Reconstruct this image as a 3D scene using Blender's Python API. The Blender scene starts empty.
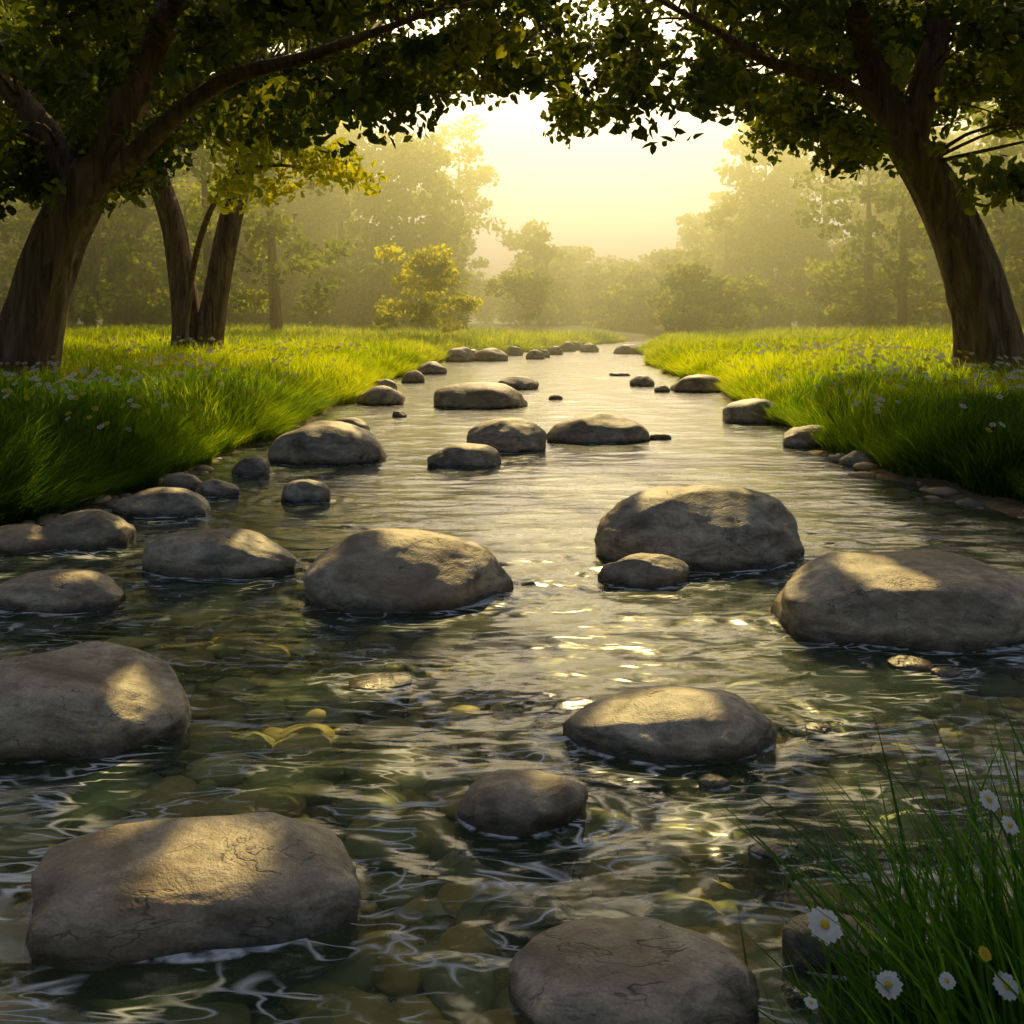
import bpy, math, random
import numpy as np
from mathutils import Vector, noise as mnoise
rng=np.random.default_rng(7); random.seed(7)
scene=bpy.context.scene
scene.view_settings.view_transform='Standard'; scene.view_settings.look='None'; scene.view_settings.exposure=0
COL=scene.collection
# ---------------- camera: 1.5 m above the water, level, rising front --------
cam_d=bpy.data.cameras.new("camera"); cam=bpy.data.objects.new("camera",cam_d); COL.objects.link(cam)
cam.location=(0,0,1.5); cam.rotation_euler=(math.radians(90),0,0)
cam_d.lens=35.16; cam_d.sensor_width=36; cam_d.shift_y=-0.1895; cam_d.clip_end=3000; cam_d.clip_start=0.05
scene.camera=cam
# ---------------- light ----------------
EL=math.radians(38); AZ=math.radians(5)
SUN=Vector((math.sin(AZ)*math.cos(EL),math.cos(AZ)*math.cos(EL),math.sin(EL)))
sd=bpy.data.lights.new("sun","SUN"); sd.energy=5; sd.angle=math.radians(0.5); sd.color=(1,0.76,0.29)
so=bpy.data.objects.new("sun",sd); COL.objects.link(so); so.rotation_euler=(-SUN).to_track_quat('-Z','Y').to_euler(); so.location=(5,60,40)
w=bpy.data.worlds.new("World"); scene.world=w; w.use_nodes=True
nt=w.node_tree; sk=nt.nodes.new("ShaderNodeTexSky"); sk.sky_type='NISHITA'; sk.sun_disc=False
sk.sun_elevation=EL; sk.sun_rotation=AZ; sk.dust_density=7.0; sk.air_density=1.0
nt.links.new(sk.outputs[0],nt.nodes['Background'].inputs[0]); nt.nodes['Background'].inputs[1].default_value=0.09
# ---------------- helpers ----------------
_tab=rng.random((256,256))
def vnoise(x,y):
    x=np.asarray(x,float);y=np.asarray(y,float)
    xi=np.floor(x).astype(int);yi=np.floor(y).astype(int);fx=x-xi;fy=y-yi
    fx=fx*fx*(3-2*fx);fy=fy*fy*(3-2*fy)
    a=_tab[xi&255,yi&255];b=_tab[(xi+1)&255,yi&255];c=_tab[xi&255,(yi+1)&255];d=_tab[(xi+1)&255,(yi+1)&255]
    return (a*(1-fx)+b*fx)*(1-fy)+(c*(1-fx)+d*fx)*fy
def fbm(x,y,o=3):
    s=0;a=.5
    for i in range(o): s=s+a*vnoise(x*2**i+17*i,y*2**i+31*i);a*=.5
    return s/(1-.5**o)
def sstep(t): t=np.clip(t,0,1);return t*t*(3-2*t)
def mesh_np(name,verts,faces_list,mats,matidx=None,smooth=True,attrs=None,link=True):
    me=bpy.data.meshes.new(name); verts=np.asarray(verts,np.float32)
    me.vertices.add(len(verts)); me.vertices.foreach_set("co",verts.ravel())
    loops=np.concatenate([f.ravel() for f in faces_list]).astype(np.int32)
    sizes=np.concatenate([np.full(len(f),f.shape[1]) for f in faces_list]).astype(np.int32)
    starts=np.concatenate([[0],np.cumsum(sizes)[:-1]]).astype(np.int32)
    me.loops.add(len(loops)); me.loops.foreach_set("vertex_index",loops)
    me.polygons.add(len(sizes)); me.polygons.foreach_set("loop_start",starts)
    try: me.polygons.foreach_set("loop_total",sizes)
    except Exception: pass
    if matidx is not None: me.polygons.foreach_set("material_index",np.asarray(matidx,np.int32))
    me.polygons.foreach_set("use_smooth",np.full(len(sizes),smooth))
    for m in mats: me.materials.append(m)
    if attrs:
        for k,v in attrs.items():
            a=me.attributes.new(k,'FLOAT','POINT'); a.data.foreach_set("value",np.asarray(v,np.float32))
    me.update(calc_edges=True); me.validate()
    ob=bpy.data.objects.new(name,me)
    if link: COL.objects.link(ob)
    return ob
def mat(name):
    m=bpy.data.materials.new(name); m.use_nodes=True; n=m.node_tree; n.nodes.clear()
    out=n.nodes.new("ShaderNodeOutputMaterial"); return m,n,out
def N(n,t,**kw):
    x=n.nodes.new(t)
    for k,v in kw.items(): setattr(x,k,v)
    return x
def ramp(n,src,stops,interp='LINEAR'):
    r=N(n,"ShaderNodeValToRGB"); r.color_ramp.interpolation=interp
    e=r.color_ramp.elements
    while len(e)<len(stops): e.new(0.5)
    for i,(p,c) in enumerate(stops):
        e[i].position=p; e[i].color=(c[0],c[1],c[2],1) if hasattr(c,'__len__') else (c,c,c,1)
    n.links.new(src,r.inputs[0]); return r.outputs[0]
def noise_tex(n,scale,detail=4,vec=None,rough=.55,dist=0):
    t=N(n,"ShaderNodeTexNoise"); t.inputs['Scale'].default_value=scale;t.inputs['Detail'].default_value=detail
    t.inputs['Roughness'].default_value=rough; t.inputs['Distortion'].default_value=dist
    if vec is not None: n.links.new(vec,t.inputs['Vector'])
    return t.outputs[0]
def math_n(n,op,a,b=None,clamp=False):
    m=N(n,"ShaderNodeMath",operation=op,use_clamp=clamp)
    for i,v in enumerate((a,b)):
        if v is None: continue
        if isinstance(v,(int,float)): m.inputs[i].default_value=v
        else: n.links.new(v,m.inputs[i])
    return m.outputs[0]
def mixc(n,f,a,b,bt='MIX'):
    m=N(n,"ShaderNodeMix",data_type='RGBA',blend_type=bt)
    if isinstance(f,(int,float)): m.inputs[0].default_value=f
    else: n.links.new(f,m.inputs[0])
    for i,v in ((6,a),(7,b)):
        if isinstance(v,tuple): m.inputs[i].default_value=(v[0],v[1],v[2],1)
        else: n.links.new(v,m.inputs[i])
    return m.outputs[2]
def bump(n,h,strength,dist=0.02):
    b=N(n,"ShaderNodeBump"); b.inputs['Strength'].default_value=strength;b.inputs['Distance'].default_value=dist
    n.links.new(h,b.inputs['Height']); return b.outputs[0]
def geo_pos(n): return N(n,"ShaderNodeNewGeometry").outputs['Position']
def mapping(n,vec,scale):
    m=N(n,"ShaderNodeMapping"); m.inputs['Scale'].default_value=scale; n.links.new(vec,m.inputs['Vector']); return m.outputs[0]

# ---------------- materials ----------------
def leaf_mat(name,dark,mid,light,trans=.35,tcol=None):
    m,n,out=mat(name)
    at=N(n,"ShaderNodeAttribute",attribute_name="tint").outputs['Fac']
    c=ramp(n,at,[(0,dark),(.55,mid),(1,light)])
    d=N(n,"ShaderNodeBsdfPrincipled"); n.links.new(c,d.inputs['Base Color']); d.inputs['Roughness'].default_value=.55
    d.inputs['Specular IOR Level'].default_value=.25
    t=N(n,"ShaderNodeBsdfTranslucent")
    tc=mixc(n,1.0,c,tcol or (1.8,1.6,.5),'MULTIPLY'); n.links.new(tc,t.inputs['Color'])
    mx=N(n,"ShaderNodeMixShader"); mx.inputs[0].default_value=trans
    n.links.new(d.outputs[0],mx.inputs[1]);n.links.new(t.outputs[0],mx.inputs[2]);n.links.new(mx.outputs[0],out.inputs[0]); return m
M_leafnear=leaf_mat("leaf_dark",(.03,.05,.010),(.08,.11,.02),(.24,.26,.035),.52)
M_leafyel=leaf_mat("leaf_sunlit_yellow",(.22,.26,.03),(.42,.44,.045),(.56,.53,.05),.58)  # lighter leaf colour painted in for sunlit foliage
M_leaffar=leaf_mat("leaf_far",(.04,.08,.012),(.14,.19,.022),(.38,.42,.04),.6)
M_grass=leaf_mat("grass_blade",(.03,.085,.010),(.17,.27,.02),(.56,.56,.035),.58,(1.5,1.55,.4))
M_grassfg=leaf_mat("grass_blade_near",(.03,.09,.01),(.08,.19,.02),(.16,.30,.035),.45,(1.3,1.5,.4))
def bark_mat():
    m,n,out=mat("bark"); p=geo_pos(n)
    v=mapping(n,p,(8,8,.9)); a=noise_tex(n,1.0,6,v,.65,1.0)
    b=noise_tex(n,2.2,4,mapping(n,p,(6,6,2)),.6)
    c=ramp(n,a,[(.3,(.05,.028,.015)),(.5,(.28,.17,.09)),(.72,(.54,.36,.20))])
    c=mixc(n,math_n(n,'MULTIPLY',b,.3),c,(.12,.09,.045))
    d=N(n,"ShaderNodeBsdfPrincipled"); n.links.new(c,d.inputs['Base Color']); d.inputs['Roughness'].default_value=.8
    n.links.new(bump(n,a,1.0,.15),d.inputs['Normal']); n.links.new(d.outputs[0],out.inputs[0]); return m
M_bark=bark_mat()
def stone_mat():
    m,n,out=mat("river_stone"); 
    oi=N(n,"ShaderNodeObjectInfo").outputs['Random']
    p=geo_pos(n)
    a=noise_tex(n,2.4,5,mapping(n,p,(1,1.3,2.4)),.6,1.2); b=noise_tex(n,10,5,mapping(n,p,(1,1,1.8)),.65,.6); g=noise_tex(n,120,3,p,.6)
    c=ramp(n,a,[(.32,(.20,.16,.115)),(.47,(.42,.36,.275)),(.54,(.52,.455,.35)),(.68,(.70,.61,.46))])
    c=mixc(n,.75,c,ramp(n,b,[(.33,.36),(.5,.9),(.64,1.2)]),'MULTIPLY')
    c=mixc(n,.4,c,ramp(n,g,[(.35,.5),(.65,1.35)]),'MULTIPLY')
    c=mixc(n,ramp(n,noise_tex(n,1.3,3,p),[(.46,0),(.66,.5)]),c,(.42,.29,.15))
    c=mixc(n,ramp(n,noise_tex(n,3.1,4,p),[(.55,0),(.72,.4)]),c,(.18,.19,.10))
    fz=noise_tex(n,3.4,4,mapping(n,p,(1,1.2,1.7)),.6,.5)
    fl=ramp(n,fz,[(.490,0),(.5,1),(.510,0)]); fm=ramp(n,noise_tex(n,5,2,p),[(.48,0),(.60,1)])
    fis=math_n(n,'MULTIPLY',fl,fm)
    c=mixc(n,math_n(n,'MULTIPLY',fis,.7),c,(.07,.055,.04))
    tint=ramp(n,oi,[(0,(1.0,.93,.82)),(.5,(.90,.86,.80)),(1,(1.06,.97,.86))])
    c=mixc(n,1,c,tint,'MULTIPLY')
    z=N(n,"ShaderNodeSeparateXYZ"); n.links.new(p,z.inputs[0])
    zz=math_n(n,'ADD',z.outputs[2],math_n(n,'MULTIPLY',math_n(n,'SUBTRACT',b,.5),.06))
    wet=ramp(n,math_n(n,'MULTIPLY',zz,8),[(0.1,.25),(.6,1.0)])
    c=mixc(n,1,c,wet,'MULTIPLY')
    d=N(n,"ShaderNodeBsdfPrincipled"); n.links.new(c,d.inputs['Base Color']); d.inputs['Specular IOR Level'].default_value=.4
    n.links.new(ramp(n,math_n(n,'MULTIPLY',zz,8),[(0.1,.18),(.6,.55)]),d.inputs['Roughness'])
    h=math_n(n,'ADD',math_n(n,'MULTIPLY',b,.6),math_n(n,'MULTIPLY',g,.16)); h=math_n(n,'SUBTRACT',h,math_n(n,'MULTIPLY',fis,.3))
    n.links.new(bump(n,h,.55,.03),d.inputs['Normal']); n.links.new(d.outputs[0],out.inputs[0]); return m
M_stone=stone_mat()
def pebble_mat():
    m,n,out=mat("pebble"); at=N(n,"ShaderNodeAttribute",attribute_name="tint").outputs['Fac']
    c=ramp(n,at,[(0,(.22,.19,.13)),(.35,(.44,.37,.25)),(.6,(.58,.38,.18)),(.85,(.72,.42,.18)),(1,(.74,.62,.44))])
    b=noise_tex(n,30,4,geo_pos(n)); c=mixc(n,.5,c,ramp(n,b,[(.3,.5),(.7,1.2)]),'MULTIPLY')
    d=N(n,"ShaderNodeBsdfPrincipled"); n.links.new(c,d.inputs['Base Color']); d.inputs['Roughness'].default_value=.6
    n.links.new(d.outputs[0],out.inputs[0]); return m
M_pebble=pebble_mat()
def ground_mat():
    m,n,out=mat("ground_soil_and_turf"); p=geo_pos(n)
    at=N(n,"ShaderNodeAttribute",attribute_name="turf").outputs['Fac']
    a=noise_tex(n,3,6,p,.65); b=noise_tex(n,24,4,p,.6)
    soil=ramp(n,a,[(.3,(.14,.09,.04)),(.55,(.28,.185,.09)),(.75,(.38,.27,.14))])
    turf=ramp(n,a,[(.3,(.07,.105,.012)),(.6,(.16,.20,.025)),(.8,(.30,.31,.04))])
    f=math_n(n,'ADD',at,math_n(n,'MULTIPLY',math_n(n,'SUBTRACT',b,.5),.6),True)
    c=mixc(n,f,soil,turf); c=mixc(n,.5,c,ramp(n,b,[(.3,.5),(.7,1.3)]),'MULTIPLY')
    d=N(n,"ShaderNodeBsdfPrincipled"); n.links.new(c,d.inputs['Base Color']); d.inputs['Roughness'].default_value=.9
    n.links.new(bump(n,b,.8,.04),d.inputs['Normal']); n.links.new(d.outputs[0],out.inputs[0]); return m
M_ground=ground_mat()
def water_mat():
    m,n,out=mat("stream_water"); p=geo_pos(n)
    v1=mapping(n,p,(1.6,4.2,1)); v2=mapping(n,p,(5.5,12,1))
    h1=noise_tex(n,1,2,v1,.45,.8); h2=noise_tex(n,1,2,v2,.5,.6)
    h=math_n(n,'ADD',h1,math_n(n,'MULTIPLY',h2,.25))
    nb=bump(n,h,.36,.06)
    tr=N(n,"ShaderNodeBsdfTransparent"); tr.inputs[0].default_value=(.90,.985,.72,1)
    df=N(n,"ShaderNodeBsdfDiffuse"); df.inputs[0].default_value=(.12,.24,.14,1)
    body=N(n,"ShaderNodeMixShader"); body.inputs[0].default_value=.13
    n.links.new(tr.outputs[0],body.inputs[1]);n.links.new(df.outputs[0],body.inputs[2])
    gl=N(n,"ShaderNodeBsdfGlossy"); gl.inputs['Roughness'].default_value=.15; gl.inputs[0].default_value=(1,1,1,1)
    n.links.new(nb,gl.inputs['Normal'])
    fr=N(n,"ShaderNodeFresnel"); fr.inputs[0].default_value=1.34; n.links.new(nb,fr.inputs['Normal'])
    mx=N(n,"ShaderNodeMixShader"); n.links.new(fr.outputs[0],mx.inputs[0]); n.links.new(body.outputs[0],mx.inputs[1]);n.links.new(gl.outputs[0],mx.inputs[2])
    fa=N(n,"ShaderNodeAttribute",attribute_name="foam_glint").outputs['Fac']
    c1=noise_tex(n,1,2,mapping(n,p,(1.4,4.8,1)),.5,1.0)
    l1=ramp(n,c1,[(.480,0),(.5,1),(.520,0)])
    c2=noise_tex(n,1,2,mapping(n,p,(3.0,10,1)),.5,.7)
    l2=ramp(n,c2,[(.472,0),(.5,1),(.528,0)])
    brk=ramp(n,noise_tex(n,1,2,mapping(n,p,(4,4,1))),[(.43,0),(.56,1)])
    lines=math_n(n,'MULTIPLY',math_n(n,'MAXIMUM',l1,l2),brk)  # pale lines paint foam and ripple highlights into the colour
    lf=ramp(n,noise_tex(n,.9,2,p),[(.42,.05),(.62,.5)])
    msk=math_n(n,'ADD',fa,lf,True)
    ring=ramp(n,fa,[(.70,0),(.88,.95)])
    ring=math_n(n,'MULTIPLY',ring,ramp(n,noise_tex(n,11,3,p),[(.42,0),(.56,1)]))
    ff=math_n(n,'MAXIMUM',math_n(n,'MULTIPLY',lines,msk),ring,True)
    fo=N(n,"ShaderNodeBsdfDiffuse"); fo.inputs[0].default_value=(.92,.93,.90,1)
    fx=N(n,"ShaderNodeMixShader"); n.links.new(math_n(n,'MULTIPLY',ff,.95),fx.inputs[0]); n.links.new(mx.outputs[0],fx.inputs[1]); n.links.new(fo.outputs[0],fx.inputs[2])
    n.links.new(fx.outputs[0],out.inputs[0]); return m
M_water=water_mat()
def simple(name,c,r=.6,trans=0):
    m,n,out=mat(name); d=N(n,"ShaderNodeBsdfPrincipled")
    a=noise_tex(n,40,2,geo_pos(n)); cc=mixc(n,a,tuple(x*.8 for x in c),c); n.links.new(cc,d.inputs['Base Color']); d.inputs['Roughness'].default_value=r
    if trans:
        t=N(n,"ShaderNodeBsdfTranslucent"); n.links.new(cc,t.inputs['Color']); mx=N(n,"ShaderNodeMixShader"); mx.inputs[0].default_value=trans
        n.links.new(d.outputs[0],mx.inputs[1]);n.links.new(t.outputs[0],mx.inputs[2]);n.links.new(mx.outputs[0],out.inputs[0])
    else: n.links.new(d.outputs[0],out.inputs[0])
    return m
M_petal=simple("petal_white",(.9,.9,.88),.6,.4); M_yel=simple("flower_yellow",(.88,.6,.03),.6,.3); M_stem=simple("stem_green",(.08,.16,.02))

# ---------------- terrain ----------------
DL=[-10,2,5,7,10,13,18,30,38,44,50,58,70,90,140]; XLv=[-4.2,-4.1,-4.0,-3.55,-3.15,-3.2,-3.0,-2.9,-2.5,.4,2.6,5.2,11,24,60]
DR=[-10,5,7.5,9.3,12.5,18,32,44,58,70,90,140]; XRv=[4.8,4.6,3.9,3.6,3.65,4.2,4.5,5.8,8.5,15,29,66]
def xl(D): return np.interp(D,DL,XLv)+ (vnoise(D*.9,3.3)-.5)*.5+(vnoise(D*2.6,3.3)-.5)*.35
def xr(D): return np.interp(D,DR,XRv)+ (vnoise(D*.9,9.3)-.5)*.5+(vnoise(D*2.6,9.3)-.5)*.35
def height(X,D):
    s=np.maximum(xl(D)-X,X-xr(D))
    z=np.where(s<0,-.18*sstep(-s/.8),.40*sstep(s/.8)+.45*sstep(s/14)+ .16*(fbm(X*.35,D*.35)-.5)*sstep(s/2))
    z=z+.02+(fbm(X*3,D*3)-.5)*.05
    m=-.30+.42*np.exp(-((X-1.24)**2/.36**2+(D-1.74)**2/.55**2))
    z=np.where(m>-.2,np.maximum(z,m),z)
    return z,s
gx=np.concatenate([-np.geomspace(400,8,40),np.arange(-7.8,9,.09),np.geomspace(9.2,400,40)])
gy=np.concatenate([np.linspace(-30,.8,14),np.arange(.9,12,.08),np.geomspace(12.1,900,170)])
GX,GY=np.meshgrid(gx,gy); Z,S=height(GX,GY)
nx,ny=len(gx),len(gy); idx=np.arange(nx*ny).reshape(ny,nx)
F=np.stack([idx[:-1,:-1],idx[:-1,1:],idx[1:,1:],idx[1:,:-1]],-1).reshape(-1,4)
turf=sstep((S-.2)/.3)
mesh_np("ground",np.stack([GX,GY,Z],-1).reshape(-1,3),[F],[M_ground],attrs={"turf":turf.ravel()})

# ---------------- stones : x, dist, width, depth, top ----------------
STONES=[(-.81,2.57,.84,.50,.155,'flat'),(.27,2.20,.56,.40,.12,''),(.03,3.04,.41,.30,.11,''),(.57,3.60,.77,.48,.15,''),
(-1.70,3.70,1.02,.68,.23,'flat'),(-.56,5.5,1.15,.80,.34,''),(1.20,6.4,1.34,.95,.42,''),(.76,5.72,.54,.34,.15,''),
(2.02,4.95,1.45,.95,.30,'flat'),(-1.75,6.0,.95,.55,.22,''),(-2.42,5.3,.75,.5,.15,''),(-2.85,6.75,.6,.5,.2,''),(-3.2,6.55,.55,.4,.14,''),
(-2.7,7.75,.75,.5,.18,''),(-2.9,8.8,.35,.3,.14,''),(-2.5,8.5,.38,.3,.13,''),(-2.5,9.6,.36,.3,.17,''),(-1.7,8.25,.41,.32,.17,''),
(-1.95,10.6,1.25,.9,.40,''),(-.48,10.2,.77,.6,.22,''),(-.06,11.4,.92,.75,.36,''),(1.05,12.3,1.28,.9,.34,''),(-.54,17,1.6,1.2,.42,''),
(.13,21.2,.88,.7,.27,''),(-2.3,17.5,.85,.7,.32,''),(-2.12,13.1,.52,.4,.2,''),(-1.7,15.1,.22,.2,.1,''),(-2.3,23.3,.55,.45,.28,''),
(-2.14,26.8,.8,.65,.34,''),(-1.8,34.5,1.0,.8,.5,''),(-.75,35,1.25,.9,.45,''),(3.78,20.5,1.05,.8,.34,''),(3.48,14.4,.88,.7,.34,''),
(3.46,11.7,.6,.5,.25,''),(3.55,10.2,.42,.32,.15,''),(2.86,22,.55,.42,.25,''),(1.84,12.4,.27,.2,.08,''),(.8,18.3,.27,.2,.1,''),
(.1,40,.7,.5,.38,''),(.84,36.5,.7,.5,.35,''),(1.76,41,.65,.5,.35,''),(2.5,45,.75,.6,.45,''),(3.4,44,.85,.6,.4,''),(4.9,42,1.3,.9,.4,''),
(2.8,26,.55,.4,.09,''),(3.05,20.3,.33,.3,.14,''),(1.2,38,.5,.4,.3,''),(3.0,47,.6,.5,.4,''),(-2.6,20.5,.5,.4,.25,''),(-1.4,35.5,.7,.6,.4,''),
(-.54,4.1,.26,.2,.02,''),(1.72,4.32,.19,.15,.03,''),(1.83,4.22,.13,.1,.025,''),(.65,3.23,.1,.08,.02,''),(.72,2.82,.11,.09,.012,''),
(.76,2.38,.25,.2,.06,''),(.94,3.02,.44,.34,-.02,''),(1.29,3.12,.42,.32,-.03,''),(.04,2.66,.26,.16,-.03,''),(-1.28,3.12,.22,.15,-.03,''),
(1.22,3.72,.17,.12,.0,''),(1.12,3.66,.1,.08,.012,''),(.86,4.6,.2,.15,-.02,'')]
import bmesh
def make_stone(i,x,y,wd,dp,top,kind):
    bm=bmesh.new(); bmesh.ops.create_icosphere(bm,subdivisions=6 if (y<7 and wd>.3) else (5 if y<13 else 4),radius=1)
    r=random.Random(i*13+5); off=Vector((r.uniform(0,50),r.uniform(0,50),r.uniform(0,50)))
    cuts=[]
    for k in range(9):
        v=Vector((r.uniform(-1,1),r.uniform(-1,.6),r.uniform(-.1,.9))).normalized(); cuts.append((v,r.uniform(.85,.97)))
    if kind=='flat': cuts.append((Vector((r.uniform(-.1,.1),-.1,1)).normalized(),.74))
    p=2.35 if kind=='flat' else 2.15
    zc=max(top*.18,-.1) if top>0 else top-.07
    up=top-zc; dn=zc+.30
    for v in bm.verts:
        n=v.co.normalized()
        s=(abs(n.x)**p+abs(n.y)**p+abs(n.z)**p)**(-1/p)
        q=n*s
        for cv,cd in cuts:
            d=q.dot(cv)-cd
            if d>0: q=q-cv*d*.75
        nn=mnoise.noise(q*1.1+off)*.14+mnoise.noise(q*2.5+off)*.05+mnoise.noise(q*6+off)*.016
        if y<7: nn+=mnoise.noise(q*14+off)*.006
        q=q*(1+nn)
        v.co=Vector((q.x*wd/2,q.y*dp/2,zc+(q.z*up if q.z>0 else q.z*dn)))
    mz=max(v.co.z for v in bm.verts); mx=max(v.co.x for v in bm.verts); mn=min(v.co.x for v in bm.verts); sx=wd/(mx-mn)
    for v in bm.verts:
        v.co.x=(v.co.x-(mx+mn)/2)*sx
        if v.co.z>zc: v.co.z=zc+(v.co.z-zc)*(top-zc)/(mz-zc)
    me=bpy.data.meshes.new("river_stone"); bm.to_mesh(me); bm.free()
    for pl in me.polygons: pl.use_smooth=True
    me.materials.append(M_stone)
    ob=bpy.data.objects.new("river_stone",me); ob.location=(x,y,0); COL.objects.link(ob)
    ob.rotation_euler[2]=r.uniform(-.12,.12)
for i,s in enumerate(STONES): make_stone(i,*s)

# ---------------- pebbles on the bed ----------------
def ico(sub):
    bm=bmesh.new(); bmesh.ops.create_icosphere(bm,subdivisions=sub,radius=1)
    v=np.array([x.co[:] for x in bm.verts]); f=np.array([[q.index for q in p.verts] for p in bm.faces]); bm.free(); return v,f
iv,ifc=ico(2); V=[];FF=[];T=[];o=0
for k in range(4600):
    D=1.8+9*rng.random()**1.6; X=rng.uniform(-.6*D-.3,.6*D+.3)
    z,s=height(np.array([X]),np.array([D])); z=float(z[0])
    if s[0]>-.05: continue
    a=rng.uniform(.02,.05) if rng.random()<.6 else rng.uniform(.05,.14)
    sc=np.array([a,a*rng.uniform(.6,.95),min(a*rng.uniform(.3,.5),.045)]); th=rng.random()*6.28
    v=iv*sc*(1+.12*np.sin(iv[:,[1,2,0]]*3+k)); c,sn=math.cos(th),math.sin(th)
    v=np.stack([v[:,0]*c-v[:,1]*sn,v[:,0]*sn+v[:,1]*c,v[:,2]],1)+[X,D,z+a*.12]
    V.append(v);FF.append(ifc+o);o+=len(iv);T.append(np.full(len(iv),rng.random()))
mesh_np("pebbles",np.concatenate(V),[np.concatenate(FF)],[M_pebble],attrs={"tint":np.concatenate(T)})

# ---------------- water ----------------
u=np.linspace(-math.asinh(6/.8),math.asinh(30/.8),470); wx=.8*np.sinh(u)
wy=np.concatenate([np.linspace(-12,.95,10),1.0*1.0056**np.arange(0,810)])
WX,WY=np.meshgrid(wx,wy)
wz=(fbm(WX*1.4+3,WY*3.8,2)-.5)*.028+(vnoise(WX*4+vnoise(WX*2,WY*2)*2,WY*9)-.5)*.006
foam_glint=np.zeros_like(WX)
for (x,y,wd,dp,top,k) in STONES:
    if top<0.01 or y>27: continue
    a,b=wd*.49,dp*.49; dx,dy=WX-x,WY-y
    r=np.sqrt((dx/a)**2+(dy/b)**2)+1e-6; d=(r-1)*np.sqrt(dx*dx+dy*dy)/r
    d=np.maximum(d,0); sz=min(1,wd*1.4+.3)
    wz+=.0055*sz*np.sin(d*34/sz+ (vnoise(WX*4,WY*4))*5)*np.exp(-d*3.5/sz)
    side=.75+.25*np.clip(-dy/b,-1,1)
    foam_glint=np.maximum(foam_glint,np.exp(-d/(.035+.0035*y))*side*.98); foam_glint=np.maximum(foam_glint,.69*np.exp(-d/(.30*sz+.05))*side)
foam_glint=np.maximum(foam_glint,.68*np.exp(-((WX-.9)/(.9))**2)*sstep((fbm(WX*.8,WY*.7)-.34)/.25)*np.exp(-((WY-6)/4)**2))
foam_glint=np.maximum(foam_glint,.5*np.exp(-((WX+.1)/(1.0))**2)*np.exp(-((WY-3)/1.4)**2))
nx,ny=len(wx),len(wy); idx=np.arange(nx*ny).reshape(ny,nx)
F=np.stack([idx[:-1,:-1],idx[:-1,1:],idx[1:,1:],idx[1:,:-1]],-1).reshape(-1,4)
mesh_np("stream_water",np.stack([WX,WY,wz],-1).reshape(-1,3),[F],[M_water],attrs={"foam_glint":foam_glint.ravel()})

# ---------------- leaves / tubes ----------------
def leaves(centers,size,aspect=.62,droop=.3):
    n=len(centers)
    d=rng.normal(size=(n,3)); d[:,2]-=droop; d/=np.linalg.norm(d,axis=1,keepdims=True)
    r=rng.normal(size=(n,3)); sdv=np.cross(d,r); sdv/=np.linalg.norm(sdv,axis=1,keepdims=True); nn=np.cross(d,sdv)
    L=(size*rng.uniform(.6,1.3,n))[:,None]; W=L*aspect*.5
    a=centers-d*L*.5; t=centers+d*L*.5
    l1=centers-d*L*.12+sdv*W+nn*W*.35; r1=centers-d*L*.12-sdv*W+nn*W*.35
    l2=centers+d*L*.22+sdv*W*.75+nn*W*.3; r2=centers+d*L*.22-sdv*W*.75+nn*W*.3
    v=np.stack([a,r1,r2,t,l2,l1],1).reshape(-1,3)
    b=(np.arange(n)*6)[:,None]
    f=np.concatenate([b+np.array([0,1,2,3]),b+np.array([0,3,4,5])],0)
    return v,f
def clump_points(cl,per,rad):
    n=len(cl)*per; c=np.repeat(cl,per,0); rr=np.repeat(rad,per)
    p=rng.normal(size=(n,3)); p/=np.linalg.norm(p,axis=1,keepdims=True); p*= (rng.random(n)**.45)[:,None]
    p[:,2]*=.6
    return c+p*rr[:,None], np.repeat(rng.random(len(cl)),per)
def catmull(pts,rads,sub=8):
    P=np.array(pts,float); R=np.array(rads,float); P=np.vstack([2*P[0]-P[1],P,2*P[-1]-P[-2]]); out=[];ro=[]
    for i in range(1,len(P)-2):
        for k in range(sub):
            t=k/sub; out.append(.5*((2*P[i])+(-P[i-1]+P[i+1])*t+(2*P[i-1]-5*P[i]+4*P[i+1]-P[i+2])*t*t+(-P[i-1]+3*P[i]-3*P[i+1]+P[i+2])*t**3))
            ro.append(R[i-1]*(1-t)+R[i]*t)
    out.append(P[-2]);ro.append(R[-1]); return np.array(out),np.array(ro)
def tube(pts,rads,sides=14,sub=6,ridge=0.0,flare=0):
    C,R=catmull(pts,rads,sub); n=len(C); V=[]
    up=Vector((0,1,.01))
    ph=rng.random()*6
    for i in range(n):
        t=Vector(C[min(i+1,n-1)]-C[max(i-1,0)]).normalized(); s=t.cross(up)
        if s.length<.2: s=t.cross(Vector((0,0,1)))
        s=s.normalized(); q=s.cross(t)
        for k in range(sides):
            a=2*math.pi*k/sides; r=R[i]
            if ridge: r*=1+ridge*(math.sin(a*5+ph+i*.12)*.5+math.sin(a*9+ph*2-i*.08)*.35+ (float(vnoise(a*3+ph,i*.4))-.5)*.8)
            if flare and i<sub*1.2: r*=1+flare*(1-i/(sub*1.2))**2*(1+.5*math.sin(a*4+ph))
            V.append(C[i]+np.array(s)*math.cos(a)*r+np.array(q)*math.sin(a)*r)
    idx=np.arange(n*sides).reshape(n,sides); nxt=np.roll(idx,-1,1)
    F=np.stack([idx[:-1],nxt[:-1],nxt[1:],idx[1:]],-1).reshape(-1,4)
    return np.array(V),F,C,R
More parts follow.
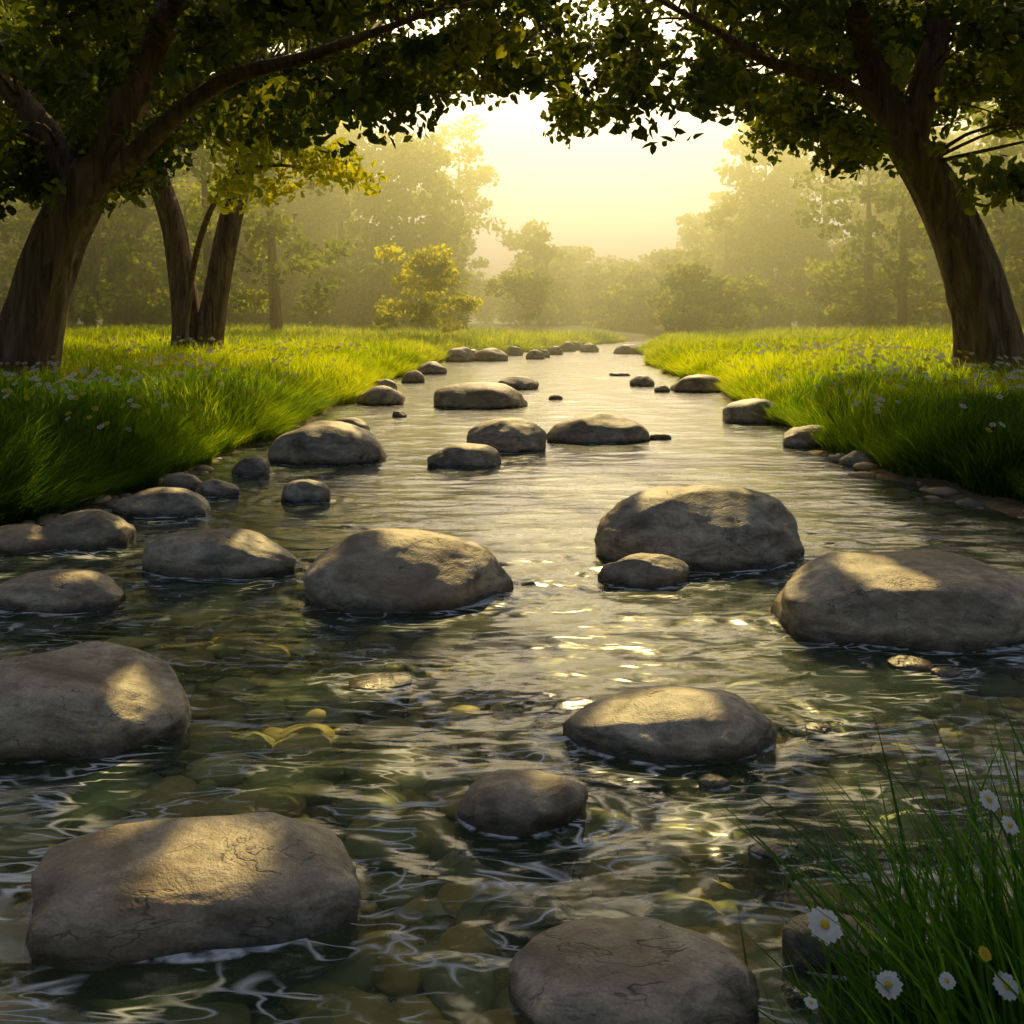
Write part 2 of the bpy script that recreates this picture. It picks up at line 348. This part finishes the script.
# crown leaves cut away along sun rays to place light patches: (x,y,z,radius)
SUN_HOLES=[(-.78,2.55,.16,.10),(-.70,2.58,.16,.06),(-1.0,2.74,.16,.04),(.10,3.08,.1,.05),(.55,3.60,.15,.09),(.66,3.55,.14,.05),(-1.34,3.62,.2,.06),(-.5,5.5,.34,.16),(-.2,5.35,.30,.13),(-.75,5.6,.3,.06),
 (1.0,6.35,.42,.16),(1.35,6.5,.42,.18),(1.75,4.95,.30,.12),(1.87,4.75,.30,.08),(-1.5,5.95,.22,.13),(-2.3,5.3,.15,.05),(.75,5.7,.14,.09),
 (-2.0,10.5,.4,.3),(-2.3,10.5,.35,.2),(-.1,11.3,.35,.3),(1.05,12.2,.34,.4),(.75,12.1,.3,.2),(-.5,10.2,.2,.2),(-.54,17,.4,.8),(-2.3,17.5,.3,.4),(3.78,20.5,.3,.5),(3.48,14.4,.3,.35),(3.46,11.7,.25,.22),(-2.7,7.75,.18,.14),(-1.7,8.25,.15,.1),
 (-.9,3.9,-.1,.12),(-.6,4.0,-.1,.14),(1.15,3.7,-.1,.14),(-1.6,5.0,-.1,.16),(-.4,3.2,-.1,.11),(-.75,3.15,-.1,.11),(.55,2.85,-.1,.11),(1.1,3.0,-.1,.13),(1.6,3.9,-.1,.14),(-1.1,4.8,-.1,.13),(-1.3,3.0,-.1,.1),(.35,3.3,-.1,.08),(-.1,4.2,-.1,.1),
 (.9,4.5,0,.38),(1.1,5.1,0,.38),(.4,5.0,0,.28),(.35,6.2,0,.36),(.2,7.2,0,.4),(1.2,7.8,0,.4),(.7,8.8,0,.5),(.3,4.2,0,.18),(1.4,4.0,0,.18),(.9,4.05,0,.2),(1.9,7.2,0,.35),(2.0,9.3,0,.5),(.2,13.5,0,.7),(2.2,12,0,.7),
 (-6.7,14.8,2.5,.4),(-7.0,14.8,1.4,.35),(-6.1,14.8,3.7,.25),(-4.6,14.6,4.7,.2),(-3.3,14.4,5.2,.2),(7.0,15.7,2.5,.4),(6.6,15.7,3.5,.3),(7.3,15.7,1.3,.35),(6.0,15.7,4.6,.25),
 (-7.9,26,3.2,.5),(-7.4,26,4.2,.4),(-8.6,26,2.4,.5),(-8.0,26,1.4,.5)]
Sv=np.array(SUN)
def carve(P):
    keep=np.ones(len(P),bool)
    for (x,y,z,r) in SUN_HOLES:
        d=P-np.array([x,y,z]); t=d@Sv; perp=np.linalg.norm(d-t[:,None]*Sv,axis=1); keep&=~((perp<r+.045)&(t>0))
    return keep
def build_tree(name,trunks,clusters,per,crad,lsize,lmat,twigs=True,showlimbs=False):
    e=bpy.data.objects.new(name,None); COL.objects.link(e); e.location=tuple(trunks[0][0][0])
    base=np.array(trunks[0][0][0]); V=[];FF=[];o=0; nodes=[]; nr=[]
    for (p,r,ri,fl) in trunks:
        v,f,C,R=tube(p,r,40 if max(r)>.2 else 10,8,ri,fl); V.append(v);FF.append(f+o);o+=len(v); nodes.append(C);nr.append(R)
    nodes=np.concatenate(nodes);nr=np.concatenate(nr)
    if twigs:
        for c in clusters:
            dd=np.linalg.norm((nodes-c),axis=1)+ (nodes[:,2]<base[2]+3.6)*50; j=int(np.argmin(dd)); a=nodes[j]; 
            if dd[j]<.2 or dd[j]>3.2 or c[2]<a[2]-.4: continue
            m=(a+c)/2+rng.normal(size=3)*.18*dd[j]*.4+np.array([0,0,.08*dd[j]])
            r0=min(nr[j]*.5,.015+.010*dd[j])
            v,f,C,R=tube([a,m,c],[r0,r0*.6,.006],5,4); V.append(v);FF.append(f+o);o+=len(v)
    b=mesh_np("trunk_and_limbs",np.concatenate(V)-base,[np.concatenate(FF)],[M_bark]); b.parent=e
    P,t=clump_points(clusters,per,crad)
    k=carve(P)
    if showlimbs:   # the trunk and main limbs are bare on their stream side
        for nd in nodes[::2]:
            if nd[2]>6.2: continue
            q=P-nd; k&=~((q[:,1]<.3)&(q[:,1]>-8)&(np.hypot(q[:,0]-nd[0]/nd[1]*q[:,1],q[:,2]-(nd[2]-1.5)/nd[1]*q[:,1])<.22))
    P=P[k];t=t[k]
    tt=np.clip(t*.6+rng.random(len(P))*.4,0,1)
    v,f=leaves(P,lsize); cr=mesh_np("crown",v-base,[f],[lmat],smooth=False,attrs={"tint":np.repeat(tt,6)}); cr.parent=e
    return e
def sample_crown(n,x0,x1,d0,d1,xs,zs,dref,thick,slope=.24,thr=.0):
    X=rng.uniform(x0,x1,n);D=rng.uniform(d0,d1,n); zm=np.interp(X,xs,zs)+(D-dref)*slope
    Zc=zm+.35+thick*rng.random(n)**1.1
    return np.stack([X,D,Zc],1)
def shade_clumps(n,x0,x1): return np.stack([rng.uniform(x0,x1,n),rng.uniform(7.2,12.2,n),rng.uniform(5.4,8.6,n)],1)  # unseen overhead leaf clumps added to block sun from the near stones
# near left tree (D~15)
c=np.concatenate([sample_crown(380,-10.5,1.1,9.8,20,[-10,-7.6,-5.8,-5.2,-4.2,-3.4,-1.5,-.6,.3,1.1],[3.1,2.6,2.8,4.4,4.7,4.2,4.2,4.6,4.7,4.9],15,3.4),shade_clumps(160,-4,.8)])
build_tree("oak_tree",[([(-7.45,15,.2),(-7.15,15,1.6),(-6.85,15,2.6),(-6.4,15,3.5),(-5.95,15.1,4.5),(-5.4,15.2,5.7),(-5.1,15.3,7.4)],[.47,.42,.39,.37,.31,.24,.12],.10,.25),
 ([(-6.3,15,3.4),(-5.6,14.9,3.95),(-4.9,14.8,4.55),(-4.1,14.6,5.0),(-3,14.4,5.25),(-2.2,14.3,5.5),(-1.0,14.2,5.9)],[.2,.17,.14,.12,.09,.07,.03],.06,0),
 ([(-6.4,15,3.4),(-7.2,14.9,4.6),(-8.2,14.6,5.6)],[.25,.18,.08],.06,0),
 ([(-5.4,15.2,5.6),(-4.2,13.4,6.6),(-2.8,11.4,7.0),(-1.2,9.6,7.2)],[.2,.15,.1,.04],.06,0)],  # limb added to carry the overhead shade clumps
 c,130,rng.uniform(.4,.75,len(c)),.17,M_leafnear,showlimbs=True)
# near right tree (D~16)
c=np.concatenate([sample_crown(390,.7,11,10,20.5,[.7,1.1,1.4,2,3,4.2,4.6,5.6,6.2,8,10],[4.6,4.1,4.2,4.9,4.7,4.5,3.9,3.5,4.2,4.3,4.0],16,3.4),shade_clumps(140,.6,5.2)])
build_tree("oak_tree",[([(7.75,16,.3),(7.55,16,1.4),(7.3,16,2.3),(6.85,16,3.4),(6.2,16,4.5),(5.7,16.1,5.8),(5.3,16.2,7.3)],[.50,.46,.43,.38,.30,.22,.12],.10,.3),
 ([(6.35,16,4.3),(6.6,16,5.2),(6.85,16.1,6.3),(6.95,16.2,7.6)],[.27,.25,.2,.12],.08,0),
 ([(6.25,16,4.5),(5.6,15.9,5.0),(4.9,15.8,5.3),(4,15.6,5.5),(3,15.4,6.0),(2.1,15.2,6.4)],[.18,.14,.11,.09,.06,.03],.06,0),
 ([(5.7,16.1,5.8),(4.6,14,6.6),(3.2,11.6,7.0),(1.8,9.8,7.2)],[.2,.15,.1,.04],.06,0)],  # limb added towards the viewer for the overhead shade clumps
 c,130,rng.uniform(.4,.75,len(c)),.17,M_leafnear,showlimbs=True)
# twin-stemmed tree, mid left (D~26)
c=sample_crown(210,-17,-4.5,22,32,[-17,-10,-8,-6,-4],[5,5.2,6.0,6.3,6.8],26,5.5,.2)
build_tree("twin_stem_tree",[([(-8.35,26,.3),(-8.5,26,1.8),(-8.8,26,3.8),(-9.3,26,5.5),(-9.8,26,8)],[.40,.34,.30,.26,.15],.08,.3),
 ([(-8.0,26,.3),(-7.7,26,2),(-7.35,26,3.9),(-6.9,26,5.6),(-6.4,26,8)],[.38,.32,.30,.26,.14],.08,.2)],c,110,rng.uniform(.6,1.1,len(c)),.26,M_leafnear)
# sunlit foliage of the twin-stemmed tree, sun in its yellow-green colour; own slim stem
c=np.array([(x,21+rng.normal()*.5,z) for x,z in [(-6.0,5.0),(-5.6,5.3),(-5.2,4.8),(-4.8,5.1),(-4.4,4.6),(-3.9,4.7),(-3.5,4.5),(-4.9,4.2),(-5.5,4.3),(-5.9,5.4),(-4.2,5.0),(-5.6,5.6),(-5.1,5.4),(-3.2,4.5),(-6.2,4.5),(-5.8,4.0),(-3.7,5.0)]])
build_tree("sunlit_foliage",[([(-8.1,24.5,.4),(-7.8,24.4,2.6),(-7.1,23.4,3.9),(-6.1,21.8,4.5),(-5.1,21,4.7),(-4.0,21,4.6)],[.09,.08,.07,.05,.04,.02],.05,.1)],c,85,rng.uniform(.4,.65,len(c)),.19,M_leafyel)

# ---------------- background wood ----------------
def mass(name,trees,lsize,lmat,per=70,dens=1.0,trunks=True):
    CL=[];CR=[];V=[];FF=[];o=0
    for (x,y,h,r) in trees:
        z0=float(height(np.array([x]),np.array([y]))[0][0])
        nclu=int(34*dens*(h/12)*(r/3)**1.2)+6
        a=rng.random(nclu)*6.28; rad=r*np.sqrt(rng.random(nclu)); t=rng.random(nclu)
        zz=z0+h*(.10+.87*t); prof=np.sqrt(np.clip(1-((t-.42)/.62)**2,.05,1))
        CL.append(np.stack([x+np.cos(a)*rad*prof,y+np.sin(a)*rad*prof,zz],1)); CR.append(rng.uniform(.16,.32,nclu)*r+.25)
        if trunks:
            lean=rng.normal()*.5; v,f,C,R=tube([(x,y,z0-.2),(x+lean*.5,y,z0+h*.35),(x+lean,y,z0+h*.8)],[.16+.015*h,.12+.01*h,.05],8,4); V.append(v);FF.append(f+o);o+=len(v)
    CL=np.concatenate(CL);CR=np.concatenate(CR); P,t=clump_points(CL,per,CR)
    tt=np.clip(t*.65+rng.random(len(P))*.35,0,1); v,f=leaves(P,lsize,.75); nv=len(v)
    vv=[v];ff=[f];mi=[np.zeros(len(f))];tn=[np.repeat(tt,6)]
    if trunks: Vt=np.concatenate(V);vv.append(Vt);Ft=np.concatenate(FF);ff.append(Ft+nv);mi.append(np.ones(len(Ft)));tn.append(np.zeros(len(Vt)))
    return mesh_np(name,np.concatenate(vv),ff,[lmat,M_bark],np.concatenate(mi),False,{"tint":np.concatenate(tn)})
T=[]
for k in range(60):
    D=rng.uniform(66,92); q=rng.uniform(-.62,.62); X=q*D
    if -.01<q<.215: continue
    T.append((X,D,rng.uniform(13,18)*(D/75),rng.uniform(3.2,4.6)))
for q in (.015,.04,.065,.09,.115,.14,.165,.19,.215,.03,.10,.155):
    D=rng.uniform(76,92); T.append((q*D,D,(4.2+ (abs(q-.10)/.10)**1.6*4.6)*D/80*rng.uniform(.9,1.15),rng.uniform(2.6,3.6)))
for k in range(20):
    D=rng.uniform(90,112); q=rng.uniform(-.03,.24); T.append((q*D,D,(4.2+ (abs(q-.10)/.10)**1.5*4.5)*D/80*rng.uniform(.85,1.2),rng.uniform(2.6,3.6)))
mass("distant_trees",T,.42,M_leaffar,60,.9)
T=[]
for k in range(13):
    D=rng.uniform(42,60);q=rng.uniform(-.62,-.22);T.append((q*D,D,rng.uniform(8,13),rng.uniform(2.6,3.8)))
for k in range(9):
    D=rng.uniform(44,60);q=rng.uniform(.29,.62);T.append((q*D,D,rng.uniform(8,13),rng.uniform(2.6,3.8)))
mass("woodland_trees",T,.32,M_leaffar,60,.8)
T=[]
for k in range(50):
    D=rng.uniform(56,68);q=rng.uniform(-.6,.6)
    if .03<q<.17: D+=14
    T.append((q*D,D,rng.uniform(2.2,4.4),rng.uniform(1.8,2.8)))
for q in np.arange(-.64,.66,.026):     # undergrowth that closes the foot of the wood
    D=rng.uniform(94,104); T.append((q*D,D,rng.uniform(4.0,5.5),rng.uniform(2.6,3.4)))
mass("bushes",T,.34,M_leaffar,60,1.6,False)
mass("yellow_leaved_bush",[(-4.4,43,4.4,1.9),(-2.9,44,3.2,1.6)],.26,M_leafyel,70,2.2,False)

# ---------------- grass ----------------
def blades(X,D,H,W,lean=.45,seg=2,bias=None):
    n=len(X); z,_=height(X,D); a=rng.random(n)*6.28; fa=rng.random(n)*3.14
    ca=fbm(X*.8,D*.8)*12; dirx=np.cos(a)*.6+np.cos(ca)*.5; diry=np.sin(a)*.6+np.sin(ca)*.5
    if bias is not None: dirx=dirx+bias
    ln=lean*rng.uniform(.3,1.3,n)*H; wxv=np.cos(fa)*W*.5; wyv=np.sin(fa)*W*.5
    rows=[]
    for k in range(seg+1):
        t=k/seg; cx=X+dirx*ln*t**1.8; cy=D+diry*ln*t**1.8; cz=z-.02+H*(t-.22*lean*t*t); wq=(1-t**1.6)
        if k<seg: rows+= [np.stack([cx-wxv*wq,cy-wyv*wq,cz],1),np.stack([cx+wxv*wq,cy+wyv*wq,cz],1)]
        else: rows.append(np.stack([cx,cy,cz],1))
    nv=2*seg+1; v=np.stack(rows,1).reshape(-1,3); b=(np.arange(n)*nv)[:,None]
    fs=[b+np.array([2*k,2*k+1,2*k+3,2*k+2]) for k in range(seg-1)]
    q=np.concatenate(fs,0) if fs else np.zeros((0,4),int); tr=b+np.array([2*seg-2,2*seg-1,2*seg])
    return v,q,tr,nv
def grass_field(name,n,side,dmin,dmax):
    D=dmin*(dmax/dmin)**rng.random(n)
    s=.02+np.abs(rng.random(n))**1.3*np.clip(.62*D-2.2,2,30)
    edge=rng.random(n)<.24; s[edge]=rng.random(edge.sum())**1.3*.5-.06
    if side>0: s=s+.14*np.clip((13-D)/4,0,1)
    X=xl(D)-s if side<0 else xr(D)+s
    keep=(np.abs(X)<.60*D+1)&(edge|(rng.random(n)<.35+.9*fbm(X*2,D*2))); X=X[keep];D=D[keep];s=s[keep];n=len(X)
    H=(.20+.34*fbm(X*.7+5,D*.7))*rng.uniform(.55,1.35,n)*np.clip(.7+s,.7,1.0); W=.007+.0008*D
    bias=np.exp(-np.maximum(s,0)/.25)*(1.2 if side<0 else -1.2)
    v,q,t,nv=blades(X,D,H,W,.7,3,bias)
    tint=np.clip(-.2+.95*fbm(X*.6+9,D*.5)+rng.normal(size=n)*.17+np.clip((D-10)/15,0,.60),0,1)  # tint rises with distance: sunlit far grass, shaded near grass in the colour
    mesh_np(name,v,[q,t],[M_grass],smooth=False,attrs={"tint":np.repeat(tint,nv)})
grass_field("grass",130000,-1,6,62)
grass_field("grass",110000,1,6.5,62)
# foreground tuft of grass
n=1000; X=np.clip(rng.normal(1.04,.20,n),.54,1.6);D=np.clip(2.05-.1*(X-.9)+rng.normal(0,.15,n),1.7,2.6)
H=rng.uniform(.18,.68,n)*np.clip((X-.35)/.55,.5,1.15); v,q,t,nv=blades(X,D,H,rng.uniform(.009,.021,n),.6,8,np.full(n,-.25))
mesh_np("grass",v,[q,t],[M_grassfg],smooth=False,attrs={"tint":np.repeat(rng.random(n),nv)})

# wildflowers
V=[];QF=[];mi=[];o=0
def flower_disc(c,r,nrm,white=True):
    global o
    nrm=nrm/np.linalg.norm(nrm); s=np.cross(nrm,[0.3,1,.2]); s/=np.linalg.norm(s); q=np.cross(nrm,s)
    for k in range(6):
        a=k*math.pi/3; d=s*math.cos(a)+q*math.sin(a); e=-s*math.sin(a)+q*math.cos(a)
        V.extend([c+d*r*.2,c+d*r*.7+e*r*.34,c+d*r,c+d*r*.7-e*r*.34]); QF.append([o,o+1,o+2,o+3]);o+=4;mi.append(0 if white else 1)
    m=c+nrm*r*.12; V.extend([m+s*r*.28,m+q*r*.28,m-s*r*.28,m-q*r*.28]);QF.append([o,o+1,o+2,o+3]);o+=4;mi.append(1)
for k in range(2600):
    left=rng.random()<.5
    D=7.0*(26/7.0)**(rng.random()**1.3); s=.25+rng.random()*(5.5 if left else 4.0)
    X=float(xl(D)-s) if left else float(xr(D)+s)
    if fbm(X*1.1+40,D*.8)<.36+.2*rng.random(): continue
    z=float(height(np.array([X]),np.array([D]))[0][0]); hg=float(.20+.34*fbm(X*.7+5,D*.7))
    flower_disc(np.array([X,D,z+hg*rng.uniform(.95,1.3)]),rng.uniform(.018,.028)+.0011*D,np.array([rng.normal()*.4,-.55,.8]),rng.random()<.6)
mesh_np("wildflowers",np.array(V),[np.array(QF)],[M_petal,M_yel],mi,False)
def daisy(x,y,z,r,tilt,yellow=False):
    e=bpy.data.objects.new("daisy",None);COL.objects.link(e);zb=float(height(np.array([x+.06]),np.array([y+.02]))[0][0])-.02; e.location=(x,y,z)
    v,f,_,_=tube([(.06,.02,zb-z),(.035,.015,(zb-z)*.5),(0,0,-.004)],[.003,.0025,.002],6,5)
    s=mesh_np("stem",v,[f],[M_stem]);s.parent=e
    nr=Vector(tilt).normalized(); a1=nr.cross(Vector((0.1,1,0))).normalized(); a2=nr.cross(a1)
    V=[];F=[];o=0;n=15
    for k in range(n):
        a=2*math.pi*k/n+random.uniform(-.06,.06); d=a1*math.cos(a)+a2*math.sin(a); t=-a1*math.sin(a)+a2*math.cos(a); R=r*random.uniform(.88,1.05); w=r*.19
        dz=nr*random.uniform(-.1,.12)*r
        for (q,ww,hh) in ((.18,.4,0),(.55,1,.08),(.85,.9,.04)): V+= [d*R*q+t*w*ww+nr*r*hh+dz*q,d*R*q-t*w*ww+nr*r*hh+dz*q]
        V.append(d*R+dz); F+= [[o,o+2,o+3,o+1],[o+2,o+4,o+5,o+3],[o+4,o+6,o+5,o+5]];o+=7
    F4=np.array([x for x in F if x[2]!=x[3]]);F3=np.array([x[:3] for x in F if x[2]==x[3]])
    p=mesh_np("petals",np.array([x[:] for x in V]),[F4,F3],[M_yel if yellow else M_petal],smooth=False);p.parent=e
    vv=iv*np.array([.26,.26,.14])*r; Mx=np.array([a1[:],a2[:],nr[:]]); vv=vv@Mx+np.array(nr[:])*r*.08
    c=mesh_np("centre",vv,[ifc],[M_yel]);c.parent=e
daisy(.60,1.92,.335,.036,(.1,-.6,.8)); daisy(.70,1.86,.26,.026,(-.3,-.6,.8)); daisy(.55,1.84,.24,.014,(.2,-.4,.9))
daisy(.91,1.84,.27,.026,(.1,-.6,.8)); daisy(.93,1.95,.56,.022,(.2,-.7,.6)); daisy(.87,1.84,.33,.014,(.2,-.7,.6),True)
daisy(.82,1.80,.20,.014,(0,-.6,.8),True); daisy(.98,1.97,.50,.02,(.3,-.6,.7)); daisy(.80,1.84,.28,.016,(-.2,-.6,.8))

# ---------------- morning haze (real volume) ----------------
bm=bmesh.new(); bmesh.ops.create_cube(bm,size=1); me=bpy.data.meshes.new("morning_haze"); bm.to_mesh(me); bm.free()
hz=bpy.data.objects.new("morning_haze",me); COL.objects.link(hz); hz.scale=(200,95,22); hz.location=(0,77.5,10.9)
m,n,out=mat("haze"); vs=N(n,"ShaderNodeVolumeScatter"); vs.inputs['Color'].default_value=(.995,.99,.42,1); vs.inputs['Density'].default_value=.017; vs.inputs['Anisotropy'].default_value=.72
va=N(n,"ShaderNodeVolumeAbsorption"); va.inputs['Color'].default_value=(1,.98,.2,1); va.inputs['Density'].default_value=.004
ad=N(n,"ShaderNodeAddShader"); n.links.new(vs.outputs[0],ad.inputs[0]); n.links.new(va.outputs[0],ad.inputs[1])
n.links.new(ad.outputs[0],out.inputs['Volume']); me.materials.append(m)
